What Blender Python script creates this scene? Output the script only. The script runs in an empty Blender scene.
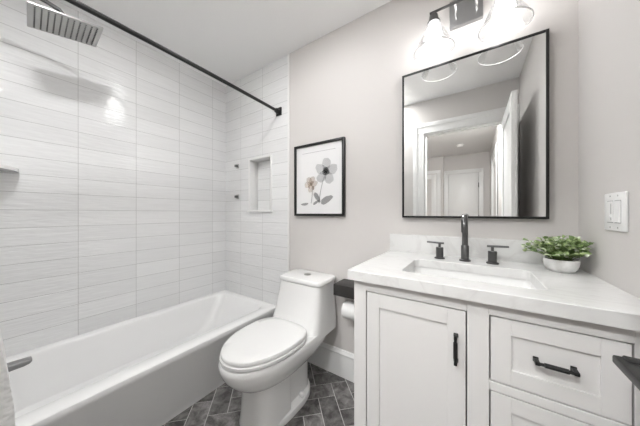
import bpy, bmesh, math, random
from mathutils import Vector, Matrix
random.seed(7)
S = bpy.context.scene
COL = S.collection
PI = math.pi

# ------------------------------------------------------------------ camera, world, exposure
cam_d = bpy.data.cameras.new('camera')
cam_d.sensor_width = 36.0
cam_d.lens = 227.2753 / 640 * 36.0
cam_d.clip_start = 0.01
cam = bpy.data.objects.new('camera', cam_d)
COL.objects.link(cam)
cam.location = (0, 0, 1.14)
cam.rotation_euler = (PI / 2, 0, math.radians(33.903))
S.camera = cam

w = bpy.data.worlds.new('world'); S.world = w; w.use_nodes = True
w.node_tree.nodes['Background'].inputs[0].default_value = (0.9, 0.95, 1, 1)
w.node_tree.nodes['Background'].inputs[1].default_value = 0.3

S.view_settings.view_transform = 'Standard'
S.view_settings.look = 'None'
S.view_settings.gamma = 1.0
S.view_settings.use_curve_mapping = False
S.view_settings.exposure = 2.5
BULB_E = 6.2        # vanity bulbs
CEIL_E = 12.0        # recessed downlight above the toilet, dimmed
ENTRY_FILL_E = 44.0       # added fill downlight by the doorway, out of view
HALL_FILL_E = 36.0        # added fill dome in the hall, out of view

# room numbers (metres)
XL, XR, YB, YF, ZC = -2.125, 0.3713, 1.409, -0.12, 2.449
TX = -1.249          # where the tile stops on the back wall

# ------------------------------------------------------------------ materials
def mat(name, col, rough=0.5, metal=0.0, spec=0.5, coat=0.0):
    m = bpy.data.materials.new(name); m.use_nodes = True
    b = m.node_tree.nodes['Principled BSDF']
    b.inputs['Base Color'].default_value = (*col, 1)
    b.inputs['Roughness'].default_value = rough
    b.inputs['Metallic'].default_value = metal
    b.inputs['Specular IOR Level'].default_value = spec
    b.inputs['Coat Weight'].default_value = coat
    return m

def N(m, t, **kw):
    n = m.node_tree.nodes.new(t)
    for k, v in kw.items():
        setattr(n, k, v)
    return n

def L(m, a, b): m.node_tree.links.new(a, b)
def P(m): return m.node_tree.nodes['Principled BSDF']

def noise_bump(m, scale, strength, dist=0.001, detail=4.0, coord='Object', stretch=None):
    tc = N(m, 'ShaderNodeTexCoord'); nz = N(m, 'ShaderNodeTexNoise'); bp = N(m, 'ShaderNodeBump')
    nz.inputs['Scale'].default_value = scale; nz.inputs['Detail'].default_value = detail
    src = tc.outputs[coord]
    if stretch:
        mp = N(m, 'ShaderNodeMapping'); mp.inputs['Scale'].default_value = stretch
        L(m, src, mp.inputs['Vector']); src = mp.outputs['Vector']
    L(m, src, nz.inputs['Vector']); L(m, nz.outputs['Fac'], bp.inputs['Height'])
    bp.inputs['Strength'].default_value = strength; bp.inputs['Distance'].default_value = dist
    L(m, bp.outputs['Normal'], P(m).inputs['Normal'])
    return nz

M = {}
M['paint'] = mat('wall_paint', (0.63, 0.608, 0.59), 0.55); noise_bump(M['paint'], 220, 0.12)
M['ceil'] = mat('ceiling_paint', (0.90, 0.90, 0.895), 0.7)
M['trim'] = mat('trim_paint', (0.80, 0.80, 0.79), 0.35)
M['door'] = mat('door_paint', (0.80, 0.80, 0.79), 0.35)
M['porcelain'] = mat('porcelain', (0.83, 0.83, 0.82), 0.12, coat=0.3)
M['acrylic'] = mat('tub_acrylic', (0.88, 0.88, 0.875), 0.18, coat=0.2)
M['seat'] = mat('seat_plastic', (0.82, 0.82, 0.81), 0.2)
M['cabinet'] = mat('cabinet_paint', (0.72, 0.712, 0.70), 0.35)
M['black'] = mat('black_metal', (0.018, 0.018, 0.018), 0.35, 0.3)
M['gun'] = mat('gunmetal', (0.13, 0.13, 0.13), 0.3, 0.85)
M['pewter'] = mat('pewter', (0.30, 0.30, 0.30), 0.3, 0.8)
M['chrome'] = mat('chrome', (0.75, 0.75, 0.75), 0.12, 1.0)
M['steel'] = mat('brushed_steel', (0.45, 0.45, 0.44), 0.35, 0.9)
M['rubber'] = mat('rubber', (0.10, 0.10, 0.10), 0.6)
M['dark'] = mat('dark_gap', (0.02, 0.02, 0.02), 0.8)
M['wood'] = mat('black_wood', (0.025, 0.023, 0.022), 0.45); noise_bump(M['wood'], 40, 0.3, stretch=(1, 12, 12))
M['paper'] = mat('tissue', (0.82, 0.82, 0.81), 0.9)
M['art'] = mat('art_paper', (0.80, 0.80, 0.80), 0.6)
M['plastic'] = mat('white_plastic', (0.82, 0.82, 0.81), 0.3)
M['soil'] = mat('soil', (0.04, 0.03, 0.02), 0.9)
M['stem'] = mat('stem_green', (0.16, 0.24, 0.08), 0.5)
M['mirror'] = mat('mirror_silver', (0.93, 0.94, 0.935), 0.0, 1.0)
M['white_metal'] = mat('white_metal', (0.8, 0.8, 0.8), 0.4)
M['taupe'] = mat('taupe_cloth', (0.46, 0.42, 0.36), 0.9)
M['line'] = mat('mid_grey', (0.35, 0.35, 0.35), 0.7)

def emit(name, col, strength):
    m = bpy.data.materials.new(name); m.use_nodes = True
    nt = m.node_tree; nt.nodes.clear()
    e = nt.nodes.new('ShaderNodeEmission'); o = nt.nodes.new('ShaderNodeOutputMaterial')
    e.inputs[0].default_value = (*col, 1); e.inputs[1].default_value = strength
    nt.links.new(e.outputs[0], o.inputs[0]); return m
M['bulb'] = emit('bulb_glow', (1.0, 0.99, 0.985), BULB_E)
M['lamp'] = emit('downlight_glow', (1.0, 1.0, 1.0), CEIL_E)
M['entry_fill'] = emit('entry_fill_glow', (1.0, 1.0, 1.0), ENTRY_FILL_E)
M['hall'] = emit('hall_fill_glow', (1.0, 1.0, 1.0), HALL_FILL_E)

def glass(name, boost, tint=0.0):
    m = bpy.data.materials.new(name); m.use_nodes = True
    nt = m.node_tree; nt.nodes.clear()
    o = nt.nodes.new('ShaderNodeOutputMaterial'); t = nt.nodes.new('ShaderNodeBsdfTransparent')
    g = nt.nodes.new('ShaderNodeBsdfGlossy'); fr = nt.nodes.new('ShaderNodeFresnel')
    mx = nt.nodes.new('ShaderNodeMixShader'); mp = nt.nodes.new('ShaderNodeMath')
    mp.operation = 'MULTIPLY_ADD'; mp.inputs[1].default_value = 0.5; mp.inputs[2].default_value = boost
    g.inputs['Roughness'].default_value = 0.03; fr.inputs['IOR'].default_value = 1.45
    d = nt.nodes.new('ShaderNodeBsdfTranslucent'); d.inputs[0].default_value = (.9, .9, .9, 1)
    m2 = nt.nodes.new('ShaderNodeMixShader'); m2.inputs[0].default_value = tint
    nt.links.new(fr.outputs[0], mp.inputs[0]); nt.links.new(mp.outputs[0], mx.inputs[0])
    nt.links.new(t.outputs[0], m2.inputs[1]); nt.links.new(d.outputs[0], m2.inputs[2])
    nt.links.new(m2.outputs[0], mx.inputs[1]); nt.links.new(g.outputs[0], mx.inputs[2])
    nt.links.new(mx.outputs[0], o.inputs[0]); return m
M['glass'] = glass('thin_clear_glass', 0.0, 0.03)
M['glass_rim'] = mat('white_rim_glint', (0.9, 0.9, 0.9), 0.2)  # opaque white stands in for light caught by the clear glass edge

def petal(name, col, alpha):
    m = mat(name, col, 0.7); P(m).inputs['Alpha'].default_value = alpha; return m
M['petal_grey'] = petal('petal_grey', (0.30, 0.31, 0.32), 0.28)
M['petal_beige'] = petal('petal_beige', (0.55, 0.42, 0.32), 0.34)
M['petal_core'] = petal('petal_core', (0.03, 0.03, 0.03), 0.55)
M['petal_rust'] = petal('petal_rust', (0.30, 0.17, 0.09), 0.6)
M['leaf_grey'] = petal('leaf_grey', (0.22, 0.22, 0.22), 0.55)

def tile_mat(name, base):
    m = mat(name, base, 0.05, coat=0.0, spec=0.75)
    tc = N(m, 'ShaderNodeTexCoord'); br = N(m, 'ShaderNodeTexBrick')
    br.offset = 0.0; br.squash = 1.0
    br.inputs['Scale'].default_value = 1.0
    br.inputs['Brick Width'].default_value = 0.3064; br.inputs['Row Height'].default_value = 0.1016
    br.inputs['Mortar Size'].default_value = 0.0013; br.inputs['Mortar Smooth'].default_value = 0.2
    br.inputs['Color1'].default_value = (*[c * 1.02 for c in base], 1)
    br.inputs['Color2'].default_value = (*[c * 0.95 for c in base], 1)
    br.inputs['Mortar'].default_value = (0.50, 0.50, 0.495, 1)
    L(m, tc.outputs['UV'], br.inputs['Vector'])
    # faint horizontal streaks in the glaze
    mp = N(m, 'ShaderNodeMapping'); mp.inputs['Scale'].default_value = (5, 75, 1)
    nz = N(m, 'ShaderNodeTexNoise'); nz.inputs['Scale'].default_value = 1.0; nz.inputs['Detail'].default_value = 3
    L(m, tc.outputs['UV'], mp.inputs['Vector']); L(m, mp.outputs['Vector'], nz.inputs['Vector'])
    cr = N(m, 'ShaderNodeMapRange'); cr.inputs['From Min'].default_value = 0.3; cr.inputs['From Max'].default_value = 0.7
    cr.inputs['To Min'].default_value = 0.965; cr.inputs['To Max'].default_value = 1.02
    L(m, nz.outputs['Fac'], cr.inputs['Value'])
    mix = N(m, 'ShaderNodeMix', data_type='RGBA', blend_type='MULTIPLY'); mix.inputs['Factor'].default_value = 1
    L(m, br.outputs['Color'], mix.inputs['A']); L(m, cr.outputs['Result'], mix.inputs['B'])
    L(m, mix.outputs['Result'], P(m).inputs['Base Color'])
    # rippled glaze and sunk joints
    mp2 = N(m, 'ShaderNodeMapping'); mp2.inputs['Scale'].default_value = (9, 55, 1)
    nz2 = N(m, 'ShaderNodeTexNoise'); nz2.inputs['Scale'].default_value = 1.0; nz2.inputs['Detail'].default_value = 2
    L(m, tc.outputs['UV'], mp2.inputs['Vector']); L(m, mp2.outputs['Vector'], nz2.inputs['Vector'])
    b1 = N(m, 'ShaderNodeBump'); b1.inputs['Strength'].default_value = 1.0; b1.inputs['Distance'].default_value = 0.0028
    L(m, nz2.outputs['Fac'], b1.inputs['Height'])
    b2 = N(m, 'ShaderNodeBump', invert=True); b2.inputs['Strength'].default_value = 0.6; b2.inputs['Distance'].default_value = 0.001
    L(m, br.outputs['Fac'], b2.inputs['Height']); L(m, b1.outputs['Normal'], b2.inputs['Normal'])
    # every tile sits a hair out of true
    dv = N(m, 'ShaderNodeVectorMath', operation='DIVIDE'); dv.inputs[1].default_value = (0.3064, 0.1016, 1)
    fl = N(m, 'ShaderNodeVectorMath', operation='FLOOR'); wn = N(m, 'ShaderNodeTexWhiteNoise', noise_dimensions='3D')
    L(m, tc.outputs['UV'], dv.inputs[0]); L(m, dv.outputs[0], fl.inputs[0]); L(m, fl.outputs[0], wn.inputs['Vector'])
    sb = N(m, 'ShaderNodeVectorMath', operation='SUBTRACT'); sb.inputs[1].default_value = (0.5, 0.5, 0.5)
    sc = N(m, 'ShaderNodeVectorMath', operation='SCALE'); sc.inputs['Scale'].default_value = 0.02
    ad = N(m, 'ShaderNodeVectorMath', operation='ADD'); nm = N(m, 'ShaderNodeVectorMath', operation='NORMALIZE')
    L(m, wn.outputs['Color'], sb.inputs[0]); L(m, sb.outputs[0], sc.inputs[0])
    L(m, b2.outputs['Normal'], ad.inputs[0]); L(m, sc.outputs[0], ad.inputs[1]); L(m, ad.outputs[0], nm.inputs[0])
    L(m, nm.outputs[0], P(m).inputs['Normal'])
    return m
M['tile'] = tile_mat('glazed_wall_tile', (0.82, 0.825, 0.825))

def slate_mat():
    m = mat('slate_floor_tile', (0.1, 0.1, 0.1), 0.45)
    at = N(m, 'ShaderNodeAttribute', attribute_name='tone')
    tc = N(m, 'ShaderNodeTexCoord'); nz = N(m, 'ShaderNodeTexNoise')
    nz.inputs['Scale'].default_value = 16; nz.inputs['Detail'].default_value = 12; nz.inputs['Roughness'].default_value = 0.68; nz.inputs['Distortion'].default_value = 0.5
    cr = N(m, 'ShaderNodeValToRGB')
    cr.color_ramp.elements[0].position = 0.40; cr.color_ramp.elements[0].color = (0.075, 0.069, 0.067, 1)
    cr.color_ramp.elements[1].position = 0.75; cr.color_ramp.elements[1].color = (0.36, 0.35, 0.34, 1)
    ad = N(m, 'ShaderNodeVectorMath', operation='ADD')
    L(m, tc.outputs['Object'], ad.inputs[0]); L(m, at.outputs['Color'], ad.inputs[1])
    sc = N(m, 'ShaderNodeMix', data_type='RGBA', blend_type='MULTIPLY'); sc.inputs['Factor'].default_value = 1
    L(m, ad.outputs[0], nz.inputs['Vector']); L(m, nz.outputs['Fac'], cr.inputs['Fac'])
    mr = N(m, 'ShaderNodeMapRange'); mr.inputs['To Min'].default_value = 0.7; mr.inputs['To Max'].default_value = 1.5
    L(m, at.outputs['Fac'], mr.inputs['Value'])
    L(m, cr.outputs['Color'], sc.inputs['A']); L(m, mr.outputs['Result'], sc.inputs['B'])
    L(m, sc.outputs['Result'], P(m).inputs['Base Color'])
    bp = N(m, 'ShaderNodeBump'); bp.inputs['Strength'].default_value = 0.25; bp.inputs['Distance'].default_value = 0.002
    L(m, nz.outputs['Fac'], bp.inputs['Height']); L(m, bp.outputs['Normal'], P(m).inputs['Normal'])
    return m
M['slate'] = slate_mat()
M['grout'] = mat('pale_grout', (0.55, 0.54, 0.52), 0.9)

def quartz():
    m = mat('white_quartz', (0.70, 0.70, 0.69), 0.2)
    tc = N(m, 'ShaderNodeTexCoord'); mp = N(m, 'ShaderNodeMapping'); mp.inputs['Scale'].default_value = (1.2, 6, 1.2)
    mp.inputs['Rotation'].default_value = (0, 0, 0.15)
    nz = N(m, 'ShaderNodeTexNoise'); nz.inputs['Scale'].default_value = 3; nz.inputs['Detail'].default_value = 6; nz.inputs['Distortion'].default_value = 1.5
    cr = N(m, 'ShaderNodeValToRGB')
    e = cr.color_ramp.elements
    e[0].position = 0.46; e[0].color = (0.70, 0.70, 0.69, 1)
    e[1].position = 0.54; e[1].color = (0.70, 0.70, 0.69, 1)
    k = e.new(0.5); k.color = (0.65, 0.645, 0.635, 1)
    L(m, tc.outputs['Object'], mp.inputs['Vector']); L(m, mp.outputs['Vector'], nz.inputs['Vector'])
    L(m, nz.outputs['Fac'], cr.inputs['Fac']); L(m, cr.outputs['Color'], P(m).inputs['Base Color'])
    return m
M['quartz'] = quartz()

def leafmat():
    m = mat('leaf', (0.2, 0.3, 0.1), 0.45)
    at = N(m, 'ShaderNodeAttribute', attribute_name='tone'); cr = N(m, 'ShaderNodeValToRGB')
    e = cr.color_ramp.elements
    e[0].position = 0; e[0].color = (0.16, 0.25, 0.09, 1); e[1].position = 1; e[1].color = (0.75, 0.79, 0.66, 1)
    k = e.new(0.55); k.color = (0.42, 0.52, 0.24, 1)
    L(m, at.outputs['Fac'], cr.inputs['Fac']); L(m, cr.outputs['Color'], P(m).inputs['Base Color'])
    return m
M['leaf'] = leafmat()

def towelmat():
    m = mat('waffle_towel', (0.88, 0.88, 0.87), 0.9)
    tc = N(m, 'ShaderNodeTexCoord')
    mp = N(m, 'ShaderNodeMapping'); mp.inputs['Rotation'].default_value = (0, 0, PI / 4)
    w1 = N(m, 'ShaderNodeTexWave', bands_direction='X'); w2 = N(m, 'ShaderNodeTexWave', bands_direction='Y')
    mu = N(m, 'ShaderNodeMath', operation='MAXIMUM'); bp = N(m, 'ShaderNodeBump')
    L(m, tc.outputs['UV'], mp.inputs['Vector'])
    for q in (w1, w2):
        q.inputs['Scale'].default_value = 24; L(m, mp.outputs['Vector'], q.inputs['Vector'])
    L(m, w1.outputs['Fac'], mu.inputs[0]); L(m, w2.outputs['Fac'], mu.inputs[1])
    L(m, mu.outputs[0], bp.inputs['Height']); bp.inputs['Distance'].default_value = 0.003; bp.inputs['Strength'].default_value = .5
    L(m, bp.outputs['Normal'], P(m).inputs['Normal'])
    return m
M['towel'] = towelmat()

def potmat():
    m = mat('marbled_ceramic', (0.8, 0.8, 0.79), 0.3)
    tc = N(m, 'ShaderNodeTexCoord'); nz = N(m, 'ShaderNodeTexNoise'); nz.inputs['Scale'].default_value = 22; nz.inputs['Detail'].default_value = 5
    cr = N(m, 'ShaderNodeValToRGB'); e = cr.color_ramp.elements
    e[0].position = 0.4; e[0].color = (0.62, 0.61, 0.60, 1); e[1].position = 0.6; e[1].color = (0.82, 0.82, 0.81, 1)
    L(m, tc.outputs['Object'], nz.inputs['Vector']); L(m, nz.outputs['Fac'], cr.inputs['Fac']); L(m, cr.outputs['Color'], P(m).inputs['Base Color'])
    return m
M['pot'] = potmat()

# ------------------------------------------------------------------ mesh helpers (world coordinates unless a part sits under an Empty)
def obj(name, bm, m, parent=None, smooth=40, at=None):
    bmesh.ops.recalc_face_normals(bm, faces=bm.faces[:])
    me = bpy.data.meshes.new(name)
    bm.to_mesh(me); bm.free()
    ms = m if isinstance(m, (list, tuple)) else [m]
    for k in ms: me.materials.append(M[k] if isinstance(k, str) else k)
    if smooth:
        for p in me.polygons: p.use_smooth = True
        me.set_sharp_from_angle(angle=math.radians(smooth))
    o = bpy.data.objects.new(name, me); COL.objects.link(o)
    if parent is not None:
        o.parent = parent
        # geometry is written in world coordinates: bring it into the parent's space
        off = Vector(wloc(parent))
        me.transform(Matrix.Translation(-off))
    elif at is not None:
        me.transform(Matrix.Translation(-Vector(at))); o.location = at
    return o

def wloc(o):
    v = Vector(o.location); p = o.parent
    while p is not None:
        v += Vector(p.location); p = p.parent
    return v

def thing(name, label, cat, loc, group=None):
    o = bpy.data.objects.new(name, None); o.empty_display_size = 0.05
    COL.objects.link(o); o.location = loc
    return tag(o, label, cat, group)

def tag(o, label, cat, group=None):
    o['label'] = label; o['category'] = cat
    if group: o['group'] = group
    return o

def struct(name, bm, m, parent=None, smooth=30, label=None):
    o = obj(name, bm, m, parent, smooth)
    if parent is None: o['kind'] = 'structure'
    if label: o['label'] = label
    return o

def BM(): return bmesh.new()

def box(bm, x0, x1, y0, y1, z0, z1, bev=0.0, seg=2, mi=0):
    vs = [bm.verts.new((x, y, z)) for x in (x0, x1) for y in (y0, y1) for z in (z0, z1)]
    fs = [bm.faces.new([vs[i] for i in q]) for q in ((0, 1, 3, 2), (4, 6, 7, 5), (0, 4, 5, 1), (2, 3, 7, 6), (0, 2, 6, 4), (1, 5, 7, 3))]
    for f in fs: f.material_index = mi
    if bev > 0:
        es = list({e for f in fs for e in f.edges})
        bmesh.ops.bevel(bm, geom=es, offset=bev, segments=seg, affect='EDGES', profile=0.5)
    return bm

def loop(bm, pts): return [bm.verts.new(p) for p in pts]

def bridge(bm, a, b, mi=0):
    n = len(a)
    for i in range(n):
        f = bm.faces.new((a[i], a[(i + 1) % n], b[(i + 1) % n], b[i])); f.material_index = mi

def loft(bm, loops, cap0=True, cap1=True, mi=0):
    ls = [loop(bm, l) for l in loops]
    for a, b in zip(ls, ls[1:]): bridge(bm, a, b, mi)
    if cap0: bm.faces.new(ls[0][::-1]).material_index = mi
    if cap1: bm.faces.new(ls[-1]).material_index = mi
    return bm

def rrect(x0, x1, y0, y1, r, z, n=6):
    pts = []
    for cx, cy, a0 in ((x1 - r, y1 - r, 0), (x0 + r, y1 - r, PI / 2), (x0 + r, y0 + r, PI), (x1 - r, y0 + r, 1.5 * PI)):
        for k in range(n + 1):
            a = a0 + PI / 2 * k / n
            pts.append((cx + r * math.cos(a), cy + r * math.sin(a), z))
    return pts

def lathe(bm, prof, c, axis='z', n=28, cap0=True, cap1=True, mi=0):
    loops = []
    for r, h in prof:
        l = []
        for k in range(n):
            a = 2 * PI * k / n; p, q = r * math.cos(a), r * math.sin(a)
            if axis == 'z': l.append((c[0] + p, c[1] + q, c[2] + h))
            elif axis == 'y': l.append((c[0] + p, c[1] + h, c[2] + q))
            else: l.append((c[0] + h, c[1] + p, c[2] + q))
        loops.append(l)
    return loft(bm, loops, cap0, cap1, mi)

def tube(bm, path, r, n=14, mi=0):
    path = [Vector(p) for p in path]; rs = r if isinstance(r, (list, tuple)) else [r] * len(path)
    up = None; loops = []
    for i, p in enumerate(path):
        t = (path[min(i + 1, len(path) - 1)] - path[max(i - 1, 0)]).normalized()
        if up is None:
            up = Vector((0, 0, 1)) if abs(t.z) < 0.9 else Vector((1, 0, 0))
        s = t.cross(up).normalized(); up = s.cross(t).normalized()
        loops.append([p + (s * math.cos(2 * PI * k / n) + up * math.sin(2 * PI * k / n)) * rs[i] for k in range(n)])
    return loft(bm, loops, True, True, mi)

def uvquad(bm, uvl, pts, uvs, mi=0):
    f = bm.faces.new([bm.verts.new(p) for p in pts]); f.material_index = mi
    for lp, uv in zip(f.loops, uvs): lp[uvl].uv = uv
    return f

# ------------------------------------------------------------------ the room
HX0, HY0 = -2.6, -3.26      # hall extents
HXR = 0.30

# floor: slate planks laid in a herringbone at 45 degrees over pale grout
bm = BM()
box(bm, XL - .1, XR + .1, YF - .1, YB + .1, -0.05, -0.0015, mi=1)
tone = bm.loops.layers.color.new('tone')
W, gap, n3 = 0.1056, 0.0042, 2
q0, p0 = 0.470, -1.481
r2 = math.sqrt(2)
HB_PHASE = 3
def rect_tile(ci, cj, ni, nj):
    qa, qb = q0 + ci * W + gap / 2, q0 + (ci + ni) * W - gap / 2
    pa, pb = p0 + cj * W + gap / 2, p0 + (cj + nj) * W - gap / 2
    pts = [((q + p) / r2, (q - p) / r2) for q, p in ((qa, pa), (qb, pa), (qb, pb), (qa, pb))]
    if max(x for x, y in pts) < -1.5 or min(x for x, y in pts) > XR + .05: return
    if max(y for x, y in pts) < YF - .08 or min(y for x, y in pts) > YB + .05: return
    c = random.random()
    top = [bm.verts.new((x, y, 0)) for x, y in pts]; bot = [bm.verts.new((x, y, -0.0015)) for x, y in pts]
    fs = [bm.faces.new(top)] + [bm.faces.new((top[i], bot[i], bot[(i + 1) % 4], top[(i + 1) % 4])) for i in range(4)]
    for f in fs:
        for lp in f.loops: lp[tone] = (c, c, c, 1)
for i in range(-40, 40):
    for j in range(-40, 40):
        c = (i + j + HB_PHASE) % (2 * n3)
        if c == 0: rect_tile(i, j, n3, 1)
        if c == n3: rect_tile(i, j, 1, n3)
for co, no in (((0, YB + .01, 0), (0, 1, 0)), ((0, YF - .08, 0), (0, -1, 0)), ((XR + .01, 0, 0), (1, 0, 0)), ((-1.6, 0, 0), (-1, 0, 0))):
    g = [v for v in bm.verts] + [e for e in bm.edges] + [f for f in bm.faces]
    tops = [f for f in bm.faces if f.material_index == 0]
    gg = list({v for f in tops for v in f.verts}) + list({e for f in tops for e in f.edges}) + tops
    bmesh.ops.bisect_plane(bm, geom=gg, plane_co=co, plane_no=no, clear_outer=True)
struct('floor', bm, ['slate', 'grout'], smooth=0, label='dark slate herringbone floor with pale grout')

bm = BM(); box(bm, HX0 - .1, XR + .1, HY0 - .1, YF - .1, -0.05, 0.0)
M['hallfloor'] = mat('hall_floor_wood', (0.30, 0.23, 0.17), 0.4); noise_bump(M['hallfloor'], 30, 0.2, stretch=(12, 1, 1))
struct('floor_hall', bm, 'hallfloor')

bm = BM(); box(bm, HX0 - .1, XR + .1, HY0 - .1, YB + .1, ZC, ZC + .05)
struct('ceiling', bm, 'ceil')

# painted back wall and right wall
bm = BM(); box(bm, TX, XR + .1, YB, YB + .1, 0, ZC); struct('wall_back', bm, 'paint')
bm = BM(); box(bm, XR, XR + .1, YF - .1, YB, 0, ZC); struct('wall_right', bm, 'paint')

# tiled wall along the tub
Z0 = 1.1576; Y1 = 0.3485
bm = BM(); uvl = bm.loops.layers.uv.new('UVMap')
def tq_x(y0, y1, z0, z1):   # faces +x
    uvquad(bm, uvl, [(XL, y1, z0), (XL, y0, z0), (XL, y0, z1), (XL, y1, z1)], [(y - Y1, z - Z0) for y, z in ((y1, z0), (y0, z0), (y0, z1), (y1, z1))])
tq_x(YF, YB, 0, ZC)
o = obj('wall_left', bm, 'tile', smooth=0); o['kind'] = 'structure'
# keep normal facing the room and give the wall its thickness
md = o.modifiers.new('thickness', 'SOLIDIFY'); md.thickness = 0.1; md.offset = -1 if o.data.polygons[0].normal.x > 0 else 1

# tiled end of the alcove on the back wall, with the niche cut into it
NX0, NX1, NZ0, NZ1, ND = -1.738, -1.464, 1.165, 1.635, 0.09
bm = BM(); uvl = bm.loops.layers.uv.new('UVMap')
XT = -1.265
def tq_y(x0, x1, z0, z1, y=YB):
    uvquad(bm, uvl, [(x0, y, z0), (x1, y, z0), (x1, y, z1), (x0, y, z1)], [(x - XT, z - Z0) for x, z in ((x0, z0), (x1, z0), (x1, z1), (x0, z1))])
tq_y(XL, NX0, 0, ZC); tq_y(NX1, TX, 0, ZC); tq_y(NX0, NX1, 0, NZ0); tq_y(NX0, NX1, NZ1, ZC)
tq_y(NX0, NX1, NZ0, NZ1, YB + ND)
box(bm, XL - .1, NX0 - .001, YB + .002, YB + .1, 0, ZC); box(bm, NX1 + .001, TX, YB + .002, YB + .1, 0, ZC)
box(bm, NX0 - .001, NX1 + .001, YB + .002, YB + .1, 0, NZ0 - .001); box(bm, NX0 - .001, NX1 + .001, YB + .002, YB + .1, NZ1 + .001, ZC)
box(bm, NX0 - .001, NX1 + .001, YB + ND + .001, YB + .12, NZ0 - .001, NZ1 + .001)
o = bpy.data.meshes.new('wall_alcove'); bm.to_mesh(o); bm.free(); o.materials.append(M['tile'])
o = bpy.data.objects.new('wall_alcove', o); COL.objects.link(o); o['kind'] = 'structure'

# white edge strip where tile meets paint; white liner of the niche
bm = BM(); box(bm, XT, TX, YB - .006, YB + .002, 0.33, ZC, 0.002); struct('trim_1', bm, 'trim')
bm = BM(); t = 0.016
for x0, x1, z0, z1 in ((NX0 - t, NX0 + .002, NZ0 - .002, NZ1 + t), (NX1 - .002, NX1 + t, NZ0 - .002, NZ1 + t), (NX0 - .004, NX1 + .004, NZ1 - .002, NZ1 + t)):
    box(bm, x0, x1, YB - .008, YB + ND - .002, z0, z1, 0.0015)
box(bm, NX0 - t - .006, NX1 + t + .006, YB - .018, YB + ND - .002, NZ0 - t, NZ0 + .002, 0.002)
struct('trim_2', bm, 'trim', label='white frame and sill of the shower niche')

# front wall with the doorway behind the camera
DX0, DX1, DZ = -0.458, 0.262, 2.05
bm = BM()
box(bm, XL - .1, DX0 - .02, YF - .1, YF, 0, ZC); box(bm, DX1 + .02, XR + .1, YF - .1, YF, 0, ZC); box(bm, DX0 - .02, DX1 + .02, YF - .1, YF, DZ + .02, ZC)
struct('wall_front', bm, 'paint')
bm = BM()   # jambs and casings
box(bm, DX0 - .02, DX0, YF - .11, YF + .004, 0, DZ + .02, .001); box(bm, DX1, DX1 + .02, YF - .11, YF + .004, 0, DZ + .02, .001)
box(bm, DX0 - .02, DX1 + .02, YF - .11, YF + .004, DZ, DZ + .02, .001)
box(bm, DX0 - .015, DX0 - .003, YF - .06, YF - .045, 0, DZ, .0); box(bm, DX0, DX1, YF - .06, YF - .045, DZ - .012, DZ)
struct('trim_3', bm, 'trim', label='white jamb lining the doorway')
def casing(name, x0, x1, zt, y, out, wd=0.105, xmax=99):
    bm = BM(); s = 1 if out > 0 else -1
    def b(a0, a1, c0, c1, th):
        ya, yb = sorted((y, y + s * th)); box(bm, a0, min(a1, xmax), ya, yb, c0, c1, .002)
    for th, i, k in ((.012, 0, wd), (.018, wd * .62, wd), (.016, 0.0, wd * .12)):
        b(x0 - k, x0 - i, 0, zt + i, th); b(x1 + i, x1 + k, 0, zt + i, th); b(x0 - k, x1 + k, zt + i, zt + k, th)
    return struct(name, bm, 'trim')
casing('trim_4', DX0 - .012, DX1 + .012, DZ + .012, YF, 1, .122, xmax=XR - .001)

# hall beyond the doorway (seen in the mirror)
bm = BM(); box(bm, HX0 - .1, HX0, HY0 - .1, YF - .1, 0, ZC); struct('wall_hall_left', bm, 'paint')
bm = BM(); box(bm, HXR, HXR + .1, HY0 - .1, YF - .1, 0, ZC); struct('wall_hall_right', bm, 'paint')
bm = BM(); box(bm, HX0, HXR, HY0 - .1, HY0, 0, ZC); box(bm, HX0, -0.56, HY0, HY0 + .10, 0, ZC); struct('wall_hall_far', bm, 'paint')

def panel_door(name, axis, a0, a1, pos, face, zt, handle=None, th=.035):
    """shaker door: a0..a1 along axis, front face at pos looking towards face"""
    bm = BM(); st = .11
    def b(u0, u1, z0, z1, d0, d1, bev=.002):
        lo, hi = sorted((pos - face * d0, pos - face * d1))
        if axis == 'x': box(bm, u0, u1, lo, hi, z0, z1, bev)
        else: box(bm, lo, hi, u0, u1, z0, z1, bev)
    b(a0, a0 + st, .01, zt, 0, th); b(a1 - st, a1, .01, zt, 0, th)
    b(a0 + st, a1 - st, zt - st, zt, 0, th); b(a0 + st, a1 - st, .01, .25, 0, th)
    b(a0 + st - .002, a1 - st + .002, .24, zt - st + .002, .009, th - .009)
    o = struct(name, bm, 'door'); return o
bm = BM(); box(bm, -.46, .10, HY0 + .006, HY0 + .041, .01, 2.02, .002); d2 = struct('door_2', bm, 'door')
casing('trim_5', -0.468, 0.108, 2.028, HY0, 1, .085)
d3 = panel_door('door_3', 'x', -1.36, -0.70, HY0 + .106, 1, 2.05)
casing('trim_6', -1.37, -0.69, 2.06, HY0 + .10, 1, .075)
d4 = panel_door('door_4', 'y', -2.3, -1.5, HXR - .006, -1, 2.06)
bm = BM()
for th, i, k in ((.012, 0, .09), (.018, .055, .09)):
    box(bm, HXR - th, HXR, -2.31 - k, -2.31 - i, 0, 2.07 + i, .002); box(bm, HXR - th, HXR, -1.49 + i, -1.49 + k, 0, 2.07 + i, .002)
    box(bm, HXR - th, HXR, -2.31 - k, -1.49 + k, 2.07 + i, 2.07 + k, .002)
struct('trim_7', bm, 'trim')
bm = BM()
for z in (1.75, 1.05):
    tube(bm, [(0.105, HY0 + .018, z - .05), (0.105, HY0 + .018, z + .05)], .008, 10)
obj('hinge', bm, 'black', d2)

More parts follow.
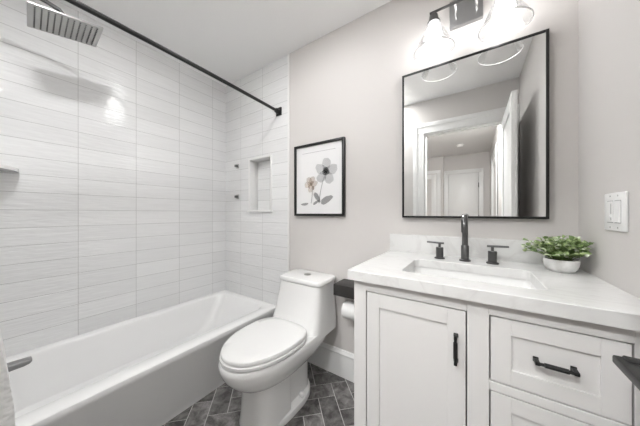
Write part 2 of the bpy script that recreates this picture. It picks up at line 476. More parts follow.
# the open bathroom door, folded back beside the right wall
d1 = panel_door('door_1', 'y', -0.10, 0.59, 0.236, -1, 2.04)
d1['label'] = 'white panel door swung open beside the right wall'
bm = BM()
box(bm, .229, .237, .497, .563, .887, .953, .002)
box(bm, .186, .230, .521, .539, .911, .927, .003)
box(bm, .177, .211, .395, .540, .911, .924, .003)
obj('door_handle', bm, 'black', d1)['label'] = 'flat black lever handle'

# baseboard on the back wall
bm = BM()
prof = [(0, 0), (.016, 0), (.016, .135), (.0145, .142), (.0145, .150), (.020, .156), (.020, .163), (.012, .172), (.008, .182), (0, .185)]
loft(bm, [[(x, YB - d, z) for d, z in prof] for x in (TX + .0, -.40)]); struct('baseboard_back', bm, 'trim')
bm = BM(); loft(bm, [[(x, YF + d, z) for d, z in prof] for x in (-1.365, DX0 - .122)]); struct('baseboard_front', bm, 'trim')

# ------------------------------------------------------------------ ceiling lights
def fill_dome(label, x, y, r, em):
    t = thing('hall_fill_light', label, 'ceiling light', (x, y, ZC))
    bm = BM(); lathe(bm, [(r + .012, 0), (r + .012, -.018), (r + .006, -.022)], (x, y, ZC), n=36); obj('base', bm, 'white_metal', t)
    bm = BM(); lathe(bm, [(r, -.022), (r * .96, -.045), (r * .75, -.066), (r * .3, -.077)], (x, y, ZC), n=36); obj('diffuser', bm, em, t)
def downlight(label, x, y, em, r=.075):
    t = thing('recessed_light', label, 'ceiling light', (x, y, ZC), 'recessed bathroom downlights')
    bm = BM(); lathe(bm, [(r, -.001), (r + .004, -.006), (r + .022, -.005), (r + .024, 0)], (x, y, ZC), n=36, cap0=False, cap1=False); obj('trim_ring', bm, 'white_metal', t)
    bm = BM(); lathe(bm, [(r + .002, -.0005), (r + .002, -.003), (r * .6, -.0045)], (x, y, ZC), n=36); obj('lens', bm, em, t)
downlight('round recessed downlight in the bathroom ceiling above the toilet', -.82, .85, 'lamp')
downlight('added unseen fill downlight in the bathroom ceiling beside the doorway wall', -.92, -.005, 'entry_fill', .085)  # unseen lamp added to brighten the tub alcove
fill_dome('added unseen fill dome on the hall ceiling just outside the doorway', -.2, -.85, .14, 'hall')  # unseen lamp added to fill the vanity front through the doorway
t = thing('smoke_detector', 'small round white smoke detector on the hall ceiling', 'smoke detector', (-.204, -2.37, ZC))
bm = BM(); lathe(bm, [(.062, 0), (.062, -.012), (.055, -.016)], (-.204, -2.37, ZC)); obj('base', bm, 'plastic', t)
bm = BM(); lathe(bm, [(.052, -.016), (.048, -.034), (.03, -.038)], (-.204, -2.37, ZC)); obj('cover', bm, 'plastic', t)

# ------------------------------------------------------------------ bathtub
TY0, TXO, TZ = YF + .003, -1.370, .348
bt = thing('bathtub', 'long white alcove bathtub with a flat apron below the tiled wall', 'bathtub', ((XL + TXO) / 2, .65, 0))
bm = BM()
def tl(x0, x1, y0, y1, r, z): return rrect(x0, x1, y0, y1, r, z, 8)
xa, ya, yb_ = XL + .001, TY0, YB - .001
ix0, ix1, iy0, iy1 = -2.068, -1.472, -.02, 1.345
lp = [tl(xa, TXO - .012, ya, yb_, .004, 0), tl(xa, TXO - .012, ya, yb_, .004, .03), tl(xa, TXO - .006, ya, yb_, .004, .05), tl(xa, TXO - .006, ya, yb_, .004, TZ - .05),
      tl(xa, TXO, ya, yb_, .005, TZ - .035), tl(xa, TXO, ya, yb_, .006, TZ - .010), tl(xa, TXO - .003, ya, yb_, .006, TZ - .003), tl(xa + .002, TXO - .010, ya + .002, yb_ - .002, .006, TZ),
      tl(ix0 - .006, ix1 + .006, iy0 - .006, iy1 + .006, .07, TZ), tl(ix0, ix1, iy0, iy1, .07, TZ - .004), tl(ix0 + .006, ix1 - .006, iy0 + .006, iy1 - .012, .075, TZ - .016),
      tl(ix0 + .022, ix1 - .02, iy0 + .02, iy1 - .06, .09, TZ - .10), tl(ix0 + .042, ix1 - .04, iy0 + .035, iy1 - .13, .10, TZ - .20),
      tl(ix0 + .062, ix1 - .06, iy0 + .06, iy1 - .19, .11, TZ - .26), tl(ix0 + .10, ix1 - .10, iy0 + .11, iy1 - .25, .11, TZ - .283), tl(ix0 + .2, ix1 - .2, iy0 + .3, iy1 - .4, .05, TZ - .286)]
loft(bm, lp); obj('shell', bm, 'acrylic', bt, 35)
bm = BM(); lathe(bm, [(.032, 0), (.03, .004), (.012, .005)], (-1.77, .22, TZ - .286)); obj('drain', bm, 'gun', bt)

# tub spout on the near wall
t = thing('tub_spout', 'short dark metal tub spout above the near end of the bathtub', 'tub spout', (-1.75, YF, .435))
bm = BM(); loft(bm, [[(p[0], y, p[1] + dz) for p in [(a, b) for a, b, _ in rrect(-1.75 - hw, -1.75 + hw, .435 - hh, .435 + hh, .006, 0, 3)]] for y, hw, hh, dz in ((YF + .004, .024, .016, .004), (.05, .024, .015, .004), (.108, .023, .013, .004), (.126, .023, .010, .006), (.133, .021, .006, .009))])
obj('spout_body', bm, 'pewter', t)
bm = BM(); lathe(bm, [(.036, 0), (.036, .006), (.03, .010)], (-1.75, YF, .435), 'y'); obj('wall_flange', bm, 'gun', t)

# ------------------------------------------------------------------ shower fittings
t = thing('rain_shower', 'square flat brushed rain shower head on an arm above the tub', 'shower head', (-1.75, YF, 2.15))
hc = Vector((-1.75, .245, 2.101))
R = Matrix.Rotation(math.radians(-4), 4, 'Z') @ Matrix.Rotation(math.radians(8.8), 4, 'X')
def placed(fn, name, m, parent, sm=40):
    b = BM(); fn(b); bmesh.ops.transform(b, matrix=Matrix.Translation(hc) @ R, verts=b.verts); return obj(name, b, m, parent, sm)
placed(lambda b: box(b, -.109, .109, -.127, .127, 0, .008, .002), 'shower_head', 'steel', t)
def nz(b):
    for i in range(11):
        for j in range(11):
            lathe(b, [(.0034, 0), (.003, -.003), (.0016, -.0035)], (-.088 + .0176 * j, -.105 + .021 * i, .0), n=6)
placed(nz, 'nozzles', 'rubber', t)
placed(lambda b: lathe(b, [(.022, .008), (.022, .016), (.014, .022), (.014, .034)], (0, 0, 0)), 'swivel', 'gun', t)
bm = BM(); tube(bm, [(-1.75, YF, 2.19), (-1.75, .05, 2.19), (-1.75, .17, 2.186), (-1.75, .22, 2.176), (-1.75, .243, 2.150), (-1.747, .244, 2.125)], .010); obj('arm', bm, 'gun', t)
bm = BM(); lathe(bm, [(.03, 0), (.03, .006), (.024, .010)], (-1.75, YF, 2.19), 'y'); obj('wall_flange', bm, 'gun', t)

t = thing('shower_rod', 'long black shower curtain rod spanning the tub below the ceiling', 'shower rod', (-1.362, .65, 2.0))
bm = BM(); tube(bm, [(-1.352 - .012 * k / 10 + .006 * math.sin(PI * k / 10), YF + .01 + (YB - YF - .02) * k / 10, 1.998 + .006 * math.sin(PI * k / 10)) for k in range(11)], .0118, 18); obj('rod', bm, 'black', t)
for y, s in ((YB, -1), (YF, 1)):
    bm = BM(); xx = -1.364 if s < 0 else -1.352
    ya2, yb2 = sorted((y, y + s * .010)); box(bm, xx - .030, xx + .030, ya2, yb2, 1.998 - .034, 1.998 + .034, .003)
    lathe(bm, [(.020, 0), (.019, s * .03), (.016, s * .034)], (xx, y + s * .010, 1.998), 'y'); obj('flange', bm, 'black', t)

for z, lab in ((1.600, 'small square metal knob on the tiled wall beside the niche, the upper one'), (1.300, 'small square metal knob on the tiled wall beside the niche, the lower one')):
    t = thing('wall_knob', lab, 'wall knob', (-1.921, YB, z), 'square knobs beside the niche')
    bm = BM(); box(bm, -1.938, -1.904, YB - .008, YB, z - .022, z + .022, .002); obj('plate', bm, 'steel', t)
    bm = BM(); box(bm, -1.932, -1.910, YB - .034, YB - .008, z - .012, z + .012, .003); obj('knob', bm, 'gun', t)

bm = BM()
cnr = [(XL + .001, YF + .002)] + [(XL + .001 + .235 * math.sin(a), YF + .002 + .235 * math.cos(a)) for a in [k * PI / 2 / 12 for k in range(13)]]
loft(bm, [[(x, y, z) for x, y in cnr] for z in (1.366, 1.384)]); bmesh.ops.bevel(bm, geom=[e for e in bm.edges if abs(e.verts[0].co.z - e.verts[1].co.z) < 1e-6], offset=.003, segments=2, affect='EDGES')
tag(obj('corner_shelf', bm, 'porcelain', at=(XL + .1, YF + .1, 1.366)), 'small white corner shelf on the tiled wall at the left edge', 'shelf')

# ------------------------------------------------------------------ towel on its bar (near the left edge)
t = thing('towel_hook', 'black wall hook on the near wall holding the white waffle towel', 'hook', (-1.0, YF, 1.09))
bm = BM(); lathe(bm, [(.020, 0), (.020, .005), (.016, .008)], (-1.0, YF, 1.09), 'y', 24); obj('plate', bm, 'black', t)
bm = BM(); tube(bm, [(-1.0, YF + .005, 1.09), (-1.0, YF + .085, 1.09), (-1.0, YF + .098, 1.096), (-1.0, YF + .102, 1.112)], .006, 12); obj('peg', bm, 'black', t)
bm = BM(); uvl = bm.loops.layers.uv.new('UVMap')
def towel_sec(x, e):
    # e pinches the ends so the fold is rounded
    f, b = [], []
    for k in range(15):
        z = 1.062 - .66 * k / 14; d = min(1, max(0, 1.05 - z) / .34) ** .8
        wv = .004 * math.sin(x * 40 + z * 3) * min(1, max(0, (1.02 - z) * 4))
        f.append((-.050 + (.041 + .046 * d + wv) * e, z)); b.append((-.050 - (.028 + .018 * d) * e, z))
    top = [(-.050 + .020 * e, 1.074), (-.050, 1.079), (-.050 - .018 * e, 1.074)]
    return top + b + f[::-1]
nx = 28; rows = []
for i in range(nx + 1):
    u = i / nx; x = -1.20 + .40 * u; m_ = min(u, 1 - u) * .40
    e = math.sqrt(max(0.10, 1 - (1 - min(1, m_ / .014)) ** 2))
    rows.append([(x, y, z) for y, z in towel_sec(x, e)])
vr = [[bm.verts.new(p) for p in r_] for r_ in rows]
def tf(vs):
    f = bm.faces.new(vs)
    for lp_ in f.loops:
        c = lp_.vert.co; lp_[uvl].uv = (c.x + c.y, c.z)
m2 = len(rows[0])
for i in range(nx):
    for j in range(m2): tf((vr[i][j], vr[i + 1][j], vr[i + 1][(j + 1) % m2], vr[i][(j + 1) % m2]))
tf(vr[0][::-1]); tf(vr[-1])
o = obj('towel', bm, 'towel', at=(-1.0, -.03, 1.05)); 
tag(o, 'white waffle weave towel hanging in front of the tub at the left edge', 'towel')

# ------------------------------------------------------------------ framed flower print
fx0, fx1, fz0, fz1, fy = -1.179, -.733, 1.118, 1.665, 1.384
t = thing('picture_frame', 'black framed print of two grey and beige flowers above the toilet', 'picture', ((fx0 + fx1) / 2, YB, fz0))
bm = BM(); fw = .017
for a in ((fx0, fx0 + fw, fz0, fz1), (fx1 - fw, fx1, fz0, fz1), (fx0 + fw, fx1 - fw, fz0, fz0 + fw), (fx0 + fw, fx1 - fw, fz1 - fw, fz1)):
    box(bm, a[0], a[1], fy, YB, a[2], a[3], .0015)
obj('frame', bm, 'black', t)
bm = BM(); box(bm, fx0 + fw, fx1 - fw, YB - .012, YB - .002, fz0 + fw, fz1 - fw); pr = obj('print', bm, 'art', t)
py = [YB - .0125]
def flat(name, shapes, m):
    b = BM()
    for s in shapes:
        py[0] -= .00012
        b.faces.new([b.verts.new((fx0 + x, py[0], fz0 + z)) for x, z in s])
    o = obj(name, b, m, pr, 0); return o
def blob(cx, cz, rx, rz, rot=0, n=22, wob=.08):
    ph = random.random() * 6; pts = []
    for k in range(n):
        a = 2 * PI * k / n; r = 1 + wob * math.sin(3 * a + ph) + wob * .5 * math.sin(7 * a + ph * 2)
        x, z = rx * r * math.cos(a), rz * r * math.sin(a)
        pts.append((cx + x * math.cos(rot) - z * math.sin(rot), cz + x * math.sin(rot) + z * math.cos(rot)))
    return pts
def stroke(p0, p1, w0, bend=0, n=8):
    l, r = [], []
    for k in range(n + 1):
        s = k / n; x = p0[0] + (p1[0] - p0[0]) * s + bend * math.sin(PI * s); z = p0[1] + (p1[1] - p0[1]) * s
        l.append((x - w0 / 2, z)); r.append((x + w0 / 2, z))
    return l + r[::-1]
F1, F2 = (.292, .325), (.158, .228)
flat('flower', [blob(F1[0] + .048 * math.cos(a), F1[1] + .050 * math.sin(a), .052, .036, a) for a in (.2, 1.5, 2.7, 3.9, 5.2)], 'petal_grey')
flat('flower', [blob(F2[0] + .026 * math.cos(a), F2[1] + .012 + .028 * math.sin(a), .036, .024, a) for a in (.1, 1.2, 2.1, 3.2, 4.6)], 'petal_beige')
flat('flower_centre', [blob(F1[0], F1[1], .030, .030), blob(F1[0], F1[1], .018, .018)], 'petal_core')
flat('flower_centre', [blob(F2[0] + .02, F2[1] - .018, .012, .014), stroke((F2[0] - .03, F2[1] + .02), (F2[0] - .012, F2[1] - .02), .006)], 'petal_rust')
flat('stem', [stroke((.232, .095), (.278, .290), .006, -.006)], 'line')
flat('stem', [stroke((.160, .095), (.172, .215), .006, .004)], 'line')
for lf_ in (blob(.298, .118, .055, .024, .45), blob(.215, .140, .045, .018, 2.2), blob(.100, .090, .035, .010, .1), blob(.205, .100, .03, .010, .5)):
    flat('leaf', [lf_], 'leaf_grey')
flat('grey_line', [[(.075, .478), (.375, .478), (.375, .4805), (.075, .4805)]], 'line')  # thin grey line across the upper part of the print

# ------------------------------------------------------------------ toilet (one-piece, elongated, facing the camera's wall)
TXC = -.972
tt = thing('toilet', 'white one-piece elongated toilet with closed lid beside the bathtub', 'toilet', (TXC, 1.05, 0))
def sec_t(w, yb, yf, ym, z, nb=4.0, nf=2.2, n=48):
    pts = []
    for k in range(n):
        a = 2 * PI * k / n; c_, s_ = math.cos(a), math.sin(a)
        e = nf if s_ >= 0 else nb
        x = w * math.copysign(abs(c_) ** (2 / e), c_)
        y = ym + ((yf - ym) if s_ >= 0 else (ym - yb)) * math.copysign(abs(s_) ** (2 / e), s_)
        pts.append((TXC - x, YB - y, z))
    return pts
bm = BM()
loft(bm, [sec_t(.060, .24, .50, .40, .17), sec_t(.110, .22, .61, .42, .215), sec_t(.145, .19, .690, .42, .250), sec_t(.173, .13, .732, .42, .290), sec_t(.190, .05, .762, .42, .330),
          sec_t(.196, .012, .774, .42, .365), sec_t(.196, .012, .775, .42, .388), sec_t(.192, .012, .770, .42, .397), sec_t(.180, .014, .752, .42, .400)])
bo = obj('bowl', bm, 'porcelain', tt, 50)
bm = BM()   # skirted pedestal, trapway and foot
loft(bm, [sec_t(.125, .43, .645, .46, 0, 8, 3.2), sec_t(.125, .43, .645, .46, .012, 8, 3.2), sec_t(.121, .43, .638, .46, .05, 8, 3.2), sec_t(.118, .43, .630, .46, .16, 8, 3.2), sec_t(.120, .43, .635, .46, .25, 8, 3.0), sec_t(.12, .43, .64, .46, .33, 8, 3)])
loft(bm, [sec_t(.100, .20, .47, .32, .02, 3, 4), sec_t(.100, .20, .47, .32, .12, 3, 4), sec_t(.104, .20, .47, .32, .22, 3, 4), sec_t(.13, .15, .47, .30, .32, 4, 4)])
loft(bm, [sec_t(.140, .165, .58, .36, 0, 2.0, 4), sec_t(.140, .165, .58, .36, .020, 2.0, 4), sec_t(.136, .17, .57, .36, .030, 2.0, 4), sec_t(.10, .19, .55, .36, .040, 2.0, 4)])
obj('pedestal', bm, 'porcelain', tt, 40)
for sx in (-1, 1):
    bm = BM(); lathe(bm, [(.017, 0), (.017, .014), (.012, .022), (.003, .025)], (TXC + sx * .114, 1.080, .034), n=16); obj('bolt_cap', bm, 'plastic', tt)
bm = BM()
loft(bm, [sec_t(.196, .010, .36, .2, .36, 7, 5), sec_t(.195, .010, .325, .18, .40, 7, 5), sec_t(.192, .010, .300, .16, .43, 7, 6), sec_t(.188, .010, .280, .15, .47, 7, 7), sec_t(.182, .010, .262, .14, .53, 7, 8), sec_t(.176, .010, .246, .13, .60, 7, 8), sec_t(.172, .010, .236, .12, .668, 7, 8)])
obj('tank', bm, 'porcelain', tt, 50)
bm = BM()
loft(bm, [sec_t(.176, .008, .238, .12, .671, 8, 8), sec_t(.180, .006, .241, .12, .674, 8, 8), sec_t(.180, .006, .241, .12, .692, 8, 8), sec_t(.176, .010, .237, .12, .700, 8, 8), sec_t(.168, .018, .229, .12, .702, 8, 8)])
obj('tank_lid', bm, 'porcelain', tt, 50)
bm = BM(); lathe(bm, [(.024, 0), (.024, .004), (.021, .006), (.0, .006)][:3], (TXC - .005, YB - .115, .702)); obj('flush_button', bm, 'steel', tt)
bm = BM()
loft(bm, [sec_t(.184, .310, .760, .47, .404, 3, 2.1), sec_t(.192, .305, .770, .47, .406, 3, 2.1), sec_t(.192, .305, .770, .47, .418, 3, 2.1), sec_t(.186, .310, .764, .47, .421, 3, 2.1)])
obj('seat', bm, 'seat', tt, 50)
bm = BM()
loft(bm, [sec_t(.180, .300, .755, .47, .425, 3, 2.1), sec_t(.188, .295, .765, .47, .427, 3, 2.1), sec_t(.188, .295, .765, .47, .439, 3, 2.1), sec_t(.184, .301, .760, .47, .445, 3, 2.1), sec_t(.14, .34, .70, .47, .448, 3, 2.1)])
obj('lid', bm, 'seat', tt, 50)
for sx in (-1, 1):
    bm = BM(); tube(bm, [(TXC + sx * .075 - .02, YB - .298, .422), (TXC + sx * .075 + .02, YB - .298, .422)], .011, 12); obj('hinge', bm, 'seat', tt)

# ------------------------------------------------------------------ toilet paper holder and roll
t = thing('toilet_paper_holder', 'black wooden shelf box holding toilet paper between toilet and vanity', 'toilet paper holder', (-.64, YB, .64))
bm = BM(); box(bm, -.745, -.53, 1.262, YB - .001, .612, .684, .003); obj('shelf', bm, 'wood', t)
bm = BM(); box(bm, -.585, -.575, 1.30, 1.33, .51, .613, .001); tube(bm, [(-.700, 1.315, .522), (-.58, 1.315, .522)], .008, 12); obj('roll_arm', bm, 'black', t)
bm = BM(); prof = [(.019, -.05), (.052, -.05), (.053, -.047), (.053, .047), (.052, .05), (.019, .05), (.019, -.05)]
lathe(bm, prof, (-.637, 1.315, .517), 'x', 36, False, False)
tr = thing('toilet_paper_roll', 'white toilet paper roll under the black shelf box', 'toilet paper', (-.645, 1.315, .49))
obj('paper', bm, 'paper', tr)

# ------------------------------------------------------------------ vanity cabinet
CX0, CX1, CY0, CZ = -.403, XR - .001, .850, .873
vt = thing('vanity_cabinet', 'pale grey shaker vanity cabinet under the white countertop', 'cabinet', ((CX0 + CX1) / 2, 1.12, 0))
bm = BM()
zb = .10
box(bm, CX0, CX0 + .018, CY0 + .02, YB - .001, zb, CZ); box(bm, CX1 - .018, CX1, CY0 + .02, YB - .001, zb, CZ)
box(bm, CX0 + .018, CX1 - .018, CY0 + .02, YB - .001, zb, zb + .018); box(bm, CX0 + .018, CX1 - .018, YB - .012, YB - .001, zb + .018, CZ)
DOOR = (-.352, -.015, .16, .832); DRW = ((.041, .314, .637, .834), (.041, .314, .39, .611), (.041, .314, .16, .36))
def fr(x0, x1, z0, z1): box(bm, x0, x1, CY0, CY0 + .02, z0, z1, .0008, 1)
fr(CX0, DOOR[0], zb, CZ); fr(DOOR[1], DRW[0][0], zb, CZ); fr(DRW[0][1], CX1, zb, CZ)
fr(DOOR[0], DOOR[1], DOOR[3], CZ); fr(DOOR[0], DOOR[1], zb, DOOR[2])
fr(DRW[0][0], DRW[0][1], DRW[0][3], CZ); fr(DRW[0][0], DRW[0][1], DRW[1][3], DRW[0][2]); fr(DRW[0][0], DRW[0][1], DRW[2][3], DRW[1][2]); fr(DRW[0][0], DRW[0][1], zb, DRW[2][2])
obj('body', bm, 'cabinet', vt, 0)
bm = BM(); box(bm, CX0 + .01, CX1, CY0 + .07, CY0 + .085, 0, zb); box(bm, CX0 + .01, CX0 + .03, CY0 + .085, YB - .02, 0, zb); obj('toe_kick', bm, 'cabinet', vt, 0)
def shaker(name, r, st, rail):
    b = BM(); g = .0036; x0, x1, z0, z1 = r[0] + g, r[1] - g, r[2] + g, r[3] - g
    y0, y1 = CY0 + .001, CY0 + .019
    for a in ((x0, x0 + st, z0, z1), (x1 - st, x1, z0, z1), (x0 + st, x1 - st, z0, z0 + rail), (x0 + st, x1 - st, z1 - rail, z1)):
        box(b, a[0], a[1], y0, y1, a[2], a[3], .0008, 1)
    box(b, x0 + st - .002, x1 - st + .002, y0 + .006, y1 - .003, z0 + rail - .002, z1 - rail + .002)
    return obj(name, b, 'cabinet', vt, 0)
def pull(p, vertical, cx, cz, ln):
    b = BM(); y = CY0 + .001; h = ln / 2
    def at(s, d, k=0): return (cx + k, y - d, cz + s) if vertical else (cx + s, y - d, cz + k)
    tube(b, [at(-h, .024), at(h, .024)], .0042, 12)
    for s in (-1, 1):
        a0, a1 = sorted((s * (h - .010), s * h))
        if vertical:
            box(b, cx - .0045, cx + .0045, y - .028, y, cz + a0, cz + a1, .001); box(b, cx - .0065, cx + .0065, y - .004, y, cz + a0 - .001, cz + a1 + .001, .001)
        else:
            box(b, cx + a0, cx + a1, y - .028, y, cz - .0045, cz + .0045, .001); box(b, cx + a0 - .001, cx + a1 + .001, y - .004, y, cz - .0065, cz + .0065, .001)
    o = obj('handle', b, 'black', p)
    b = BM(); tube(b, [at(-h * .55, .024), at(h * .55, .024)], .0062, 14); obj_g = b
    # knurled grip stays in the handle's own mesh family as a sub-part
    return o, b
d = shaker('door', DOOR, .050, .053)
h, g = pull(d, True, -.045, .708, .090)
bmG = bmesh.new(); bmG.from_mesh(h.data); off = -wloc(h.parent)
def merge_grip(o, b):
    bmesh.ops.transform(b, matrix=Matrix.Translation(-wloc(o.parent)), verts=b.verts)
    tmp = bpy.data.meshes.new('tmp'); b.to_mesh(tmp); b.free()
    k = bmesh.new(); k.from_mesh(o.data); k.from_mesh(tmp)
    k.to_mesh(o.data); k.free(); bpy.data.meshes.remove(tmp)
    for p in o.data.polygons: p.use_smooth = True
    o.data.set_sharp_from_angle(angle=math.radians(40))
bmG.free()
merge_grip(h, g)
for i, r in enumerate(DRW):
    d = shaker('drawer', r, .048, .045)
    h, g = pull(d, False, (r[0] + r[1]) / 2 + .002, (r[2] + r[3]) / 2 + .003, .082); merge_grip(h, g)

# countertop with the sink cut-out and backsplash
KX0, KX1, KY0, KZ0, KZ1 = -.421, XR - .0005, .826, .873, .911
SX0, SX1, SY0, SY1 = -.237, .186, .928, 1.212
ct = thing('countertop', 'white quartz countertop on the vanity with a faint grey vein', 'countertop', ((KX0 + KX1) / 2, 1.12, KZ0))
bm = BM()
def rr(e, z, r=.002): return rrect(KX0 + e, KX1 - e, KY0 + e, YB - .0005 - e, r, z, 8)
def si(e, z): return rrect(SX0 - e, SX1 + e, SY0 - e, SY1 + e, .028 + e, z, 8)
a = [loop(bm, q) for q in (si(0, KZ0), rr(0, KZ0), rr(0, KZ1 - .002), rr(.002, KZ1), si(.002, KZ1), si(0, KZ1 - .002))]
for p_, q_ in zip(a, a[1:] + a[:1]): bridge(bm, p_, q_)
obj('slab', bm, 'quartz', ct, 30)
bm = BM(); box(bm, KX0, KX1, YB - .020, YB - .0005, KZ1, 1.013, .0015); tag(obj('backsplash', bm, 'quartz', at=((KX0 + KX1) / 2, YB - .01, KZ1)), 'low white quartz backsplash along the wall behind the faucet', 'backsplash')

st = thing('sink', 'rectangular white undermount sink set in the countertop', 'sink', ((SX0 + SX1) / 2, (SY0 + SY1) / 2, .74))
bm = BM()
loft(bm, [si(.012, KZ0 - .0005), si(.004, KZ0 - .0005), si(.003, KZ0 - .012), si(-.008, .80), si(-.016, .765), si(-.034, .745), si(-.027 - .06, .738)], False, True)
o = obj('basin', bm, 'porcelain', st, 40); md = o.modifiers.new('wall', 'SOLIDIFY'); md.thickness = .006; md.offset = -1
bm = BM(); lathe(bm, [(.024, 0), (.022, .003), (.008, .003)], ((SX0 + SX1) / 2, 1.09, .739)); obj('drain', bm, 'gun', st)

# ------------------------------------------------------------------ widespread faucet
FX, FY = -.031, 1.290
ft = thing('faucet', 'dark gunmetal gooseneck faucet with two lever handles behind the sink', 'faucet', (FX, FY, KZ1))
bm = BM()
lathe(bm, [(.024, 0), (.024, .006), (.021, .008), (.0165, .009), (.0165, .072), (.0145, .075)], (FX, FY, KZ1))
tube(bm, [(FX, FY, KZ1 + .07), (FX, FY, KZ1 + .163)] + [(FX, FY - .050 + .050 * math.cos(a), KZ1 + .163 + .050 * math.sin(a)) for a in [PI * k / 12 for k in range(1, 13)]] + [(FX, FY - .100, KZ1 + .143)], .0125, 18)
obj('spout', bm, 'gun', ft)
for hx, sgn in ((-.139, -1), (.074, 1)):
    bm = BM(); lathe(bm, [(.024, 0), (.024, .006), (.020, .008), (.017, .009), (.017, .055), (.015, .057), (.006, .0575), (.006, .075)], (hx, FY, KZ1)); h = obj('handle', bm, 'gun', ft)
    bm = BM(); tube(bm, [(hx - sgn * .020, FY, KZ1 + .078), (hx + sgn * .058, FY, KZ1 + .080)], [.0055, .0045], 12); obj('lever', bm, 'gun', h)

# ------------------------------------------------------------------ mirror
mx0, mx1, mz0, mz1, my = -.3456, .278, 1.113, 1.947, 1.384
t = thing('mirror', 'large rectangular black framed mirror above the sink', 'mirror', ((mx0 + mx1) / 2, YB, mz0))
bm = BM(); fw = .011
for a in ((mx0, mx0 + fw, mz0, mz1), (mx1 - fw, mx1, mz0, mz1), (mx0 + fw, mx1 - fw, mz0, mz0 + fw), (mx0 + fw, mx1 - fw, mz1 - fw, mz1)):
    box(bm, a[0], a[1], my - .003, YB, a[2], a[3], .001)
obj('frame', bm, 'black', t)
bm = BM(); box(bm, mx0 + fw, mx1 - fw, my, my + .006, mz0 + fw, mz1 - fw); obj('glass', bm, 'mirror', t, 0)

# ------------------------------------------------------------------ vanity light
LX, LY, LZ = -.025, 1.280, 2.160
t = thing('vanity_light', 'two lamp bathroom wall light with clear glass cone shades above the mirror', 'wall light', (LX, YB, 2.19))
bm = BM(); box(bm, LX - .078, LX + .068, YB - .022, YB, 2.118, 2.262, .003); obj('backplate', bm, 'pewter', t)
bm = BM(); tube(bm, [(LX - .158, LY, LZ), (LX + .158, LY, LZ)], .006, 12); obj('bar', bm, 'gun', t)
for x in (LX - .045, LX + .04):
    bm = BM(); tube(bm, [(x, LY, LZ), (x, YB - .02, LZ)], .006, 12); obj('bracket', bm, 'chrome', t)
for x in (LX - .14, LX + .14):
    bm = BM(); lathe(bm, [(.008, 0), (.011, -.010), (.019, -.018), (.022, -.040), (.030, -.052), (.031, -.060), (.024, -.063)], (x, LY, LZ)); obj('socket', bm, 'gun', t)
    bm = BM()
    lathe(bm, [(.029, -.056), (.036, -.075), (.064, -.135), (.094, -.198), (.092, -.199), (.062, -.136), (.034, -.076), (.027, -.058)], (x, LY, LZ), n=48, cap0=False, cap1=False)
    sh = obj('glass_shade', bm, 'glass', t, 60)
    bm = BM(); tube_pts = [(x + .0935 * math.cos(2 * PI * k / 64), LY + .0935 * math.sin(2 * PI * k / 64), LZ - .199) for k in range(65)]
    tube(bm, tube_pts, .0022, 8); obj('rim', bm, 'glass_rim', sh)
    bm = BM(); lathe(bm, [(.013, -.062), (.016, -.070), (.028, -.084), (.034, -.104), (.032, -.124), (.021, -.138), (.006, -.143)], (x, LY, LZ), n=28); obj('bulb', bm, 'bulb', t, 60)

# ------------------------------------------------------------------ light switch on the right wall
sy0, sy1, sz0, sz1 = 1.033, 1.160, 1.085, 1.203
t = thing('light_switch', 'white double switch plate on the right wall above the counter', 'light switch', (XR, (sy0 + sy1) / 2, (sz0 + sz1) / 2))
bm = BM(); box(bm, XR - .007, XR, sy0, sy1, sz0, sz1, .003); obj('plate', bm, 'plastic', t)
zm = (sz0 + sz1) / 2
for yc, dim in ((sy0 + .040, False), (sy0 + .086, True)):
    bm = BM(); box(bm, XR - .0074, XR - .006, yc - .0185, yc + .0185, zm - .035, zm + .035); obj('gap_shade', bm, 'line', t, 0)  # grey plate painted in for the shade in the gap round each rocker
    bm = BM()
    wdt = .0165 if not dim else .0165
    loft(bm, [[(XR - .007, yc - wdt, zm - .033), (XR - .007, yc + wdt, zm - .033), (XR - .007, yc + wdt, zm + .033), (XR - .007, yc - wdt, zm + .033)],
              [(XR - .0125 if not dim else XR - .009, yc - wdt + .001, zm - .032), (XR - .0125 if not dim else XR - .009, yc + wdt - .001, zm - .032), (XR - .009, yc + wdt - .001, zm + .032), (XR - .009, yc - wdt + .001, zm + .032)]])
    ro = obj('rocker', bm, 'plastic', t, 0)
    if dim:
        bm = BM(); box(bm, XR - .0098, XR - .0088, yc - .013, yc - .010, zm - .026, zm + .026); obj('slot', bm, 'line', ro, 0)
        bm = BM(); box(bm, XR - .013, XR - .0088, yc - .0145, yc - .0085, zm - .018, zm - .008, .001); obj('slider', bm, 'plastic', ro, 0)
    for z in (sz0 + .010, sz1 - .010):
        bm = BM(); lathe(bm, [(.0028, 0), (.0024, -.001)], (XR - .007, yc, z), 'x', 10); obj('screw', bm, 'steel', t)

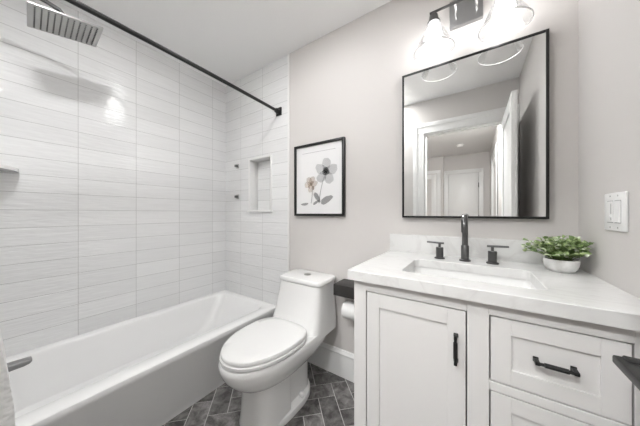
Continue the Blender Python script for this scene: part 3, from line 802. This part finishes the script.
# ------------------------------------------------------------------ potted plant
PX, PY = .288, 1.272
t = thing('potted_plant', 'small leafy green plant in a low white bowl on the counter corner', 'plant', (PX, PY, KZ1))
bm = BM(); lathe(bm, [(.032, 0), (.037, .002), (.046, .016), (.051, .034), (.051, .048), (.048, .049), (.046, .044), (.03, .042)], (PX, PY, KZ1), n=36); obj('pot', bm, 'pot', t, 50)
bm = BM(); lathe(bm, [(.045, .038), (.045, .043), (.02, .046)], (PX, PY, KZ1), n=24); obj('soil', bm, 'soil', t)
bs = BM(); bl = BM(); tone = bl.loops.layers.color.new('tone')
def leaf(p, d, nrm, ln, wd, c):
    s = d.cross(nrm).normalized(); nrm = s.cross(d).normalized()
    prof = ((0, .0, 0), (.25, .85, .05), (.55, 1, .04), (.82, .62, -.04), (1, 0, -.14))
    ctr = [bl.verts.new(p + d * ln * a + nrm * ln * h) for a, _, h in prof]
    lf = [bl.verts.new(p + d * ln * a + s * wd * b + nrm * (ln * h + wd * .28 * b)) for a, b, h in prof[1:4]]
    rt = [bl.verts.new(p + d * ln * a - s * wd * b + nrm * (ln * h + wd * .28 * b)) for a, b, h in prof[1:4]]
    fs = []
    for e in (lf, rt):
        fs += [bl.faces.new((ctr[0], ctr[1], e[0])), bl.faces.new((ctr[1], ctr[2], e[1], e[0])), bl.faces.new((ctr[2], ctr[3], e[2], e[1])), bl.faces.new((ctr[3], ctr[4], e[2]))]
    for f in fs:
        for lp_ in f.loops: lp_[tone] = (c, c, c, 1)
for i in range(58):
    az = 2 * PI * i * .618 + random.uniform(-.2, .2); el = random.uniform(0.05, 1.25)
    ln = random.uniform(.055, .085) * (1.12 if el < .6 else .92)
    base = Vector((PX + .03 * random.random() * math.cos(az), PY + .03 * random.random() * math.sin(az), KZ1 + .046))
    pts = []
    for k in range(6):
        s = k / 5
        out = ln * s * math.cos(el) * 1.05; up = ln * (s * math.sin(el) + .55 * s * (1 - s * .62))
        q = base + Vector((out * math.cos(az), out * math.sin(az) * .8, up)); q.x = min(q.x, XR - .016); q.y = min(q.y, YB - .04); pts.append(q)
    tube(bs, pts, [.0013] * 6, 5)
    for k in range(1, 6):
        d0 = (pts[min(k + 1, 5)] - pts[max(k - 1, 0)]).normalized()
        for sg in (-1, 1):
            side = d0.cross(Vector((0, 0, 1))); side = side.normalized() if side.length > .01 else Vector((1, 0, 0))
            d = (d0 * random.uniform(.2, .8) + side * sg * random.uniform(.5, 1) + Vector((0, 0, random.uniform(-.1, .5)))).normalized()
            l_ = random.uniform(.016, .024)
            tip = pts[k] + d * l_
            if tip.x > XR - .006: d.x = -abs(d.x)
            if tip.z < KZ1 + .03: d.z = abs(d.z)
            nr = (Vector((0, 0, 1)) + Vector((random.uniform(-.5, .5), random.uniform(-.7, .3), random.uniform(-.2, .2)))).normalized()
            if abs(nr.dot(d)) > .95: nr = Vector((0, -1, .3)).normalized()
            leaf(pts[k], d.normalized(), nr, l_, l_ * random.uniform(.28, .36), random.random())
    d = (pts[5] - pts[4]).normalized(); leaf(pts[5], d, (d.orthogonal() + Vector((0, 0, .5))).normalized(), .016, .006, random.uniform(.5, 1))
obj('foliage', bl, 'leaf', t, 60); obj('stems', bs, 'stem', t)
